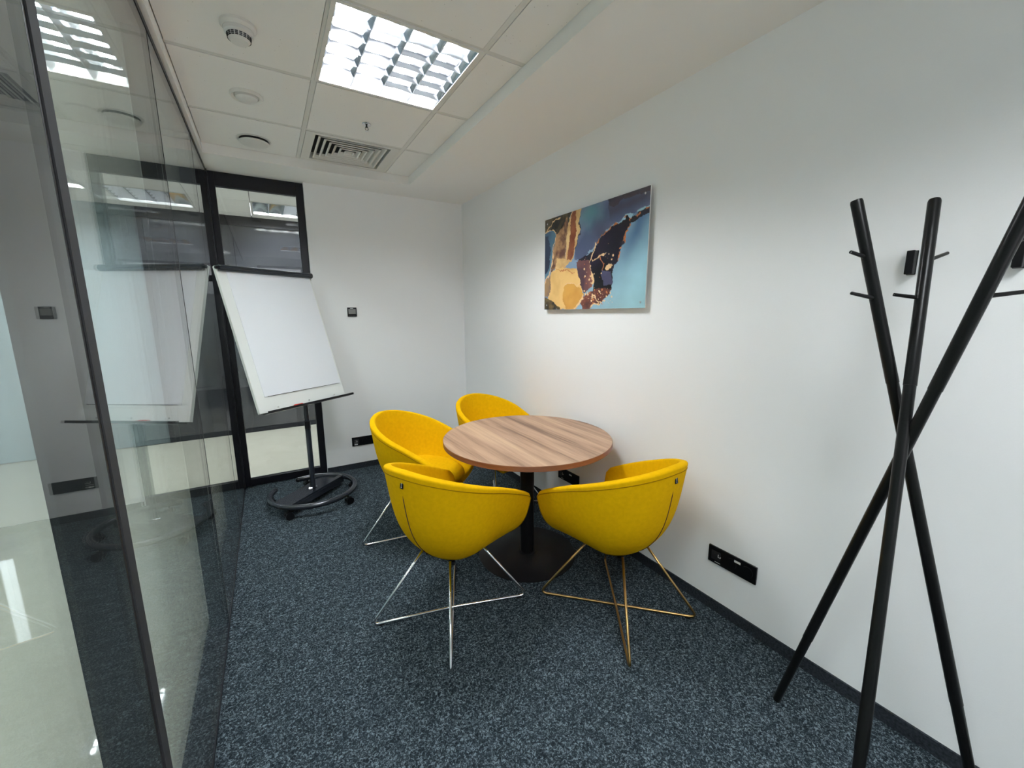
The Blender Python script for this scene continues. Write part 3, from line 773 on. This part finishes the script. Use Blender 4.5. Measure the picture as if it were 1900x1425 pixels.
# ------------------------------------------------------------------ sockets and thermostat
def socket(label, loc, rz, w=.222, h=.082, bits=()):
    """plate lies in local x (width) and z, facing local -y"""
    t = thing('power_socket', label, 'wall socket', loc, rz, 'long black wall sockets')
    pl = bx('plate', (-w / 2, w / 2, -.009, 0, -h / 2, h / 2), m_blackplastic, t, bev=.0015)
    for k in range(3):
        xc = (-1 + k) * w / 3.05
        b = nb()
        if k == 0: box(b, xc - .022, xc + .022, -.0105, -.009, -.022, .022, bev=.0008)
        else:
            tube(b, [(xc, -.0102, 0), (xc, -.0088, 0)], .024, 28)
        o = obj('insert', b, mat('black_insert_%d' % k, (.012, .012, .014), .45) if k < 1 else m_blackplastic, t, smooth=40)
    for kind, x, z in bits:
        b = nb()
        if kind == 'sticker': box(b, x - .014, x + .014, -.0112, -.0105, z - .005, z + .005, M=None)
        elif kind == 'port':
            for d in ((-.007, -.005, -.006, .007), (-.007, .006, -.007, -.005), (.004, .006, -.006, .0)): box(b, x + d[0], x + d[1], -.0116, -.0105, z + d[2], z + d[3])
        elif kind == 'text':
            for q in range(6): box(b, x - .013 + q * .0045, x - .0100 + q * .0045, -.0112, -.0105, z - .002, z + .002 - .001 * (q % 2))
        obj({'sticker': 'sticker', 'port': 'port_mark', 'text': 'lettering'}[kind], b, m_white, t)
    return t
bitsR = [('port', -.055, .004), ('sticker', .028, .022), ('text', -.062, -.030)]
socket('long black wall socket on the right wall, between the chair and the coat rack', (XR, .927, .282), -PI / 2, bits=bitsR)
socket('long black wall socket low on the right wall under the far side of the table', (XR, 2.100, .280), -PI / 2, bits=bitsR)
socket('long black wall socket low on the back wall, partly behind a yellow chair', (.570 + .111, YB, .257), 0, bits=[('port', -.070, .008), ('text', -.078, -.010), ('sticker', -.078, -.026)])
t = thing('thermostat', 'small square black thermostat with a grey display on the back wall', 'thermostat', (.650, YB, 1.425))
bx('bezel', (-.038, .038, -.012, 0, -.039, .039), m_blackplastic, t, bev=.002)
bx('display', (-.030, .030, -.0135, -.0115, -.017, .026), m_screen, t, bev=.0005)
b = nb()
for q in range(5): box(b, -.014 + q * .005, -.0105 + q * .005, -.0128, -.0118, .029, .033)
obj('lettering', b, m_white, t)
bx('button_bar', (-.028, .028, -.0130, -.0115, -.032, -.023), m_dark, t)

# ------------------------------------------------------------------ flip chart
fy, ft = math.radians(33.5), math.radians(17.3)
rv = Vector((math.cos(fy), math.sin(fy), 0)); nv = Vector((math.sin(fy), -math.cos(fy), 0))
dn = nv * math.sin(ft) + Vector((0, 0, -1)) * math.cos(ft); out_n = rv.cross(-dn)
if out_n.dot(nv) < 0: out_n = -out_n
FX, FY = .195, 3.285
t = thing('flip_chart', 'white flip chart easel on a black wheeled stand, by the back window', 'flip chart', (FX, FY, 0))
TC = Vector((.039, 3.513, 1.717)) - Vector((FX, FY, 0))
# board frame: local x = right, y = away from viewer side (back), z = up the board
MB = Matrix((rv, -out_n, -dn)).transposed().to_4x4(); MB.translation = TC
WB = .70; HB = 1.0
bd = obj('board', box(nb(), -WB / 2, WB / 2, 0, .018, -HB, 0, bev=.003, M=MB), m_board, t)
obj('edge_trim', box(nb(), -WB / 2 - .003, -WB / 2, -.002, .020, -HB, .004, M=MB), m_white, bd)
obj('paper_pad', box(nb(), -.290, .338, -.0035, -.0005, -.895, -.03, M=MB), m_paper, t)
obj('pad_line', box(nb(), -.270, .325, -.0042, -.0034, -.8965, -.8935, M=MB), m_blackline, t)
b = nb(); tube(b, [MB @ Vector((-WB / 2 + .012, -.012, -.012)), MB @ Vector((WB / 2 + .004, -.012, -.012))], .021, 18)
cl = obj('clamp_bar', b, m_grey_steel, t, smooth=40)
b = nb(); tube(b, [MB @ Vector((-WB / 2 - .006, -.010, -.010)), MB @ Vector((-WB / 2 + .014, -.010, -.010))], .010, 14); obj('clamp_pivot', b, m_blackplastic, cl, smooth=40)
tr = nb(); box(tr, -WB / 2 + .02, WB / 2 + .035, -.055, .004, -HB - .012, -HB - .004, M=MB); box(tr, -WB / 2 + .02, WB / 2 + .035, -.058, -.053, -HB - .012, -HB + .004, M=MB)
tray = obj('pen_tray', tr, m_blackplastic, t)
for x in (-.22, .02, .245):
    b = nb(); tube(b, [MB @ Vector((x, .001, -HB + .022)), MB @ Vector((x, -.006, -HB + .022))], .005, 12); obj('hook_pin', b, m_chrome, bd, smooth=40)
b = nb(); tube(b, [(0, .03, .06), (0, .037, .60)], .0190, 20); tube(b, [(0, .037, .60), (0, .039, .83)], .0160, 20)
b2 = obj('pole', b, m_grey_steel, t, smooth=40)
b = nb(); tube(b, [(0, .035, .56), (0, .035, .62)], .0205, 20); obj('height_collar', b, m_blackplastic, b2, smooth=40)
hb = MB @ Vector((.0, .035, -.84))
b = nb(); tube(b, [(0, .039, .80), tuple(hb)], .012, 12); box(b, -.06, .06, .018, .03, -.90, -.70, M=MB); obj('tilt_bracket', b, m_blackplastic, t)
# horseshoe base
b = nb(); a0, a1 = math.radians(152), math.radians(468)
ring = [(.292 * math.cos(a0 + (a1 - a0) * k / 60), .288 * math.sin(a0 + (a1 - a0) * k / 60), .085) for k in range(61)]
tube(b, ring, .0200, 18); rg = obj('base_ring', b, m_grey_steel, t, smooth=40)
for q in (ring[0], ring[-1]):
    b = nb(); bmesh.ops.create_uvsphere(b, u_segments=16, v_segments=10, radius=.0207, matrix=Matrix.Translation(q)); obj('end_cap', b, m_blackplastic, rg, smooth=True)
MR = Matrix.Rotation(math.radians(44), 4, 'Z')
b = nb(); box(b, -.262, .262, -.05, .13, .078, .083, M=MR); box(b, -.278, .278, -.052, -.048, .045, .083, M=MR); box(b, -.278, .278, -.05, -.012, .083, .098, M=MR)
obj('base_plate', b, m_grey_steel, t)
b = nb(); tube(b, [(0, .03, .083), (0, .03, .10)], .030, 20); tube(b, [(-.01, -.0, .10), (-.035, .0, .10)], .012, 12); obj('pole_socket', b, m_chrome, t, smooth=40)
for ang in (232, 318, 12, 95, 165):
    a = math.radians(ang); c = Vector((.285 * math.cos(a), .285 * math.sin(a), 0))
    cs = nb(); tube(cs, [c + Vector((0, 0, .05)), c + Vector((0, 0, .082))], .007, 10)
    R_ = Matrix.Translation(c + Vector((.010 * math.cos(a), .010 * math.sin(a), 0))) @ Matrix.Rotation(.25, 4, 'Z')
    box(cs, -.018, .018, -.012, .012, .030, .054, bev=.004, M=R_)
    co_ = obj('caster', cs, m_blackplastic, t, smooth=40)
    for s in (-1, 1):
        b = nb(); tube(b, [R_ @ Vector((0, s * .008, .0275)), R_ @ Vector((0, s * .023, .0275))], .027, 22); obj('wheel', b, m_blackplastic, co_, smooth=40)
# red pen lying in the tray
p0 = MB @ Vector((-.125, -.030, -HB + .004)) + Vector((FX, FY, 0)); p1 = MB @ Vector((-.055, -.030, -HB + .004)) + Vector((FX, FY, 0))
b = nb(); tube(b, [p0, p0 + (p1 - p0) * .1, p0 + (p1 - p0) * .9, p1], [.006, .0078, .0078, .005], 14)
tag(obj('marker_pen', b, m_red, smooth=40), 'red marker lying in the black tray of the flip chart', 'pen')

# ------------------------------------------------------------------ things beyond the glass
t = thing('wall_light', 'tall narrow white light strip on the far blue-grey wall beyond the glass', 'wall light', (-2.42, YFAR, 1.4))
bx('housing', (-.06, .06, -.03, 0, -.48, .48), m_white, t, bev=.004); bx('diffuser', (-.045, .045, -.036, -.028, -.46, .46), m_slot, t)
t = thing('blue_box', 'small blue box on the far wall beneath the light strip', 'box', (-2.44, YFAR, .82))
bx('body', (-.12, .12, -.10, 0, -.10, .09), m_blue, t, bev=.01); bx('lid', (-.125, .125, -.105, 0, .09, .105), m_blue, t, bev=.004)
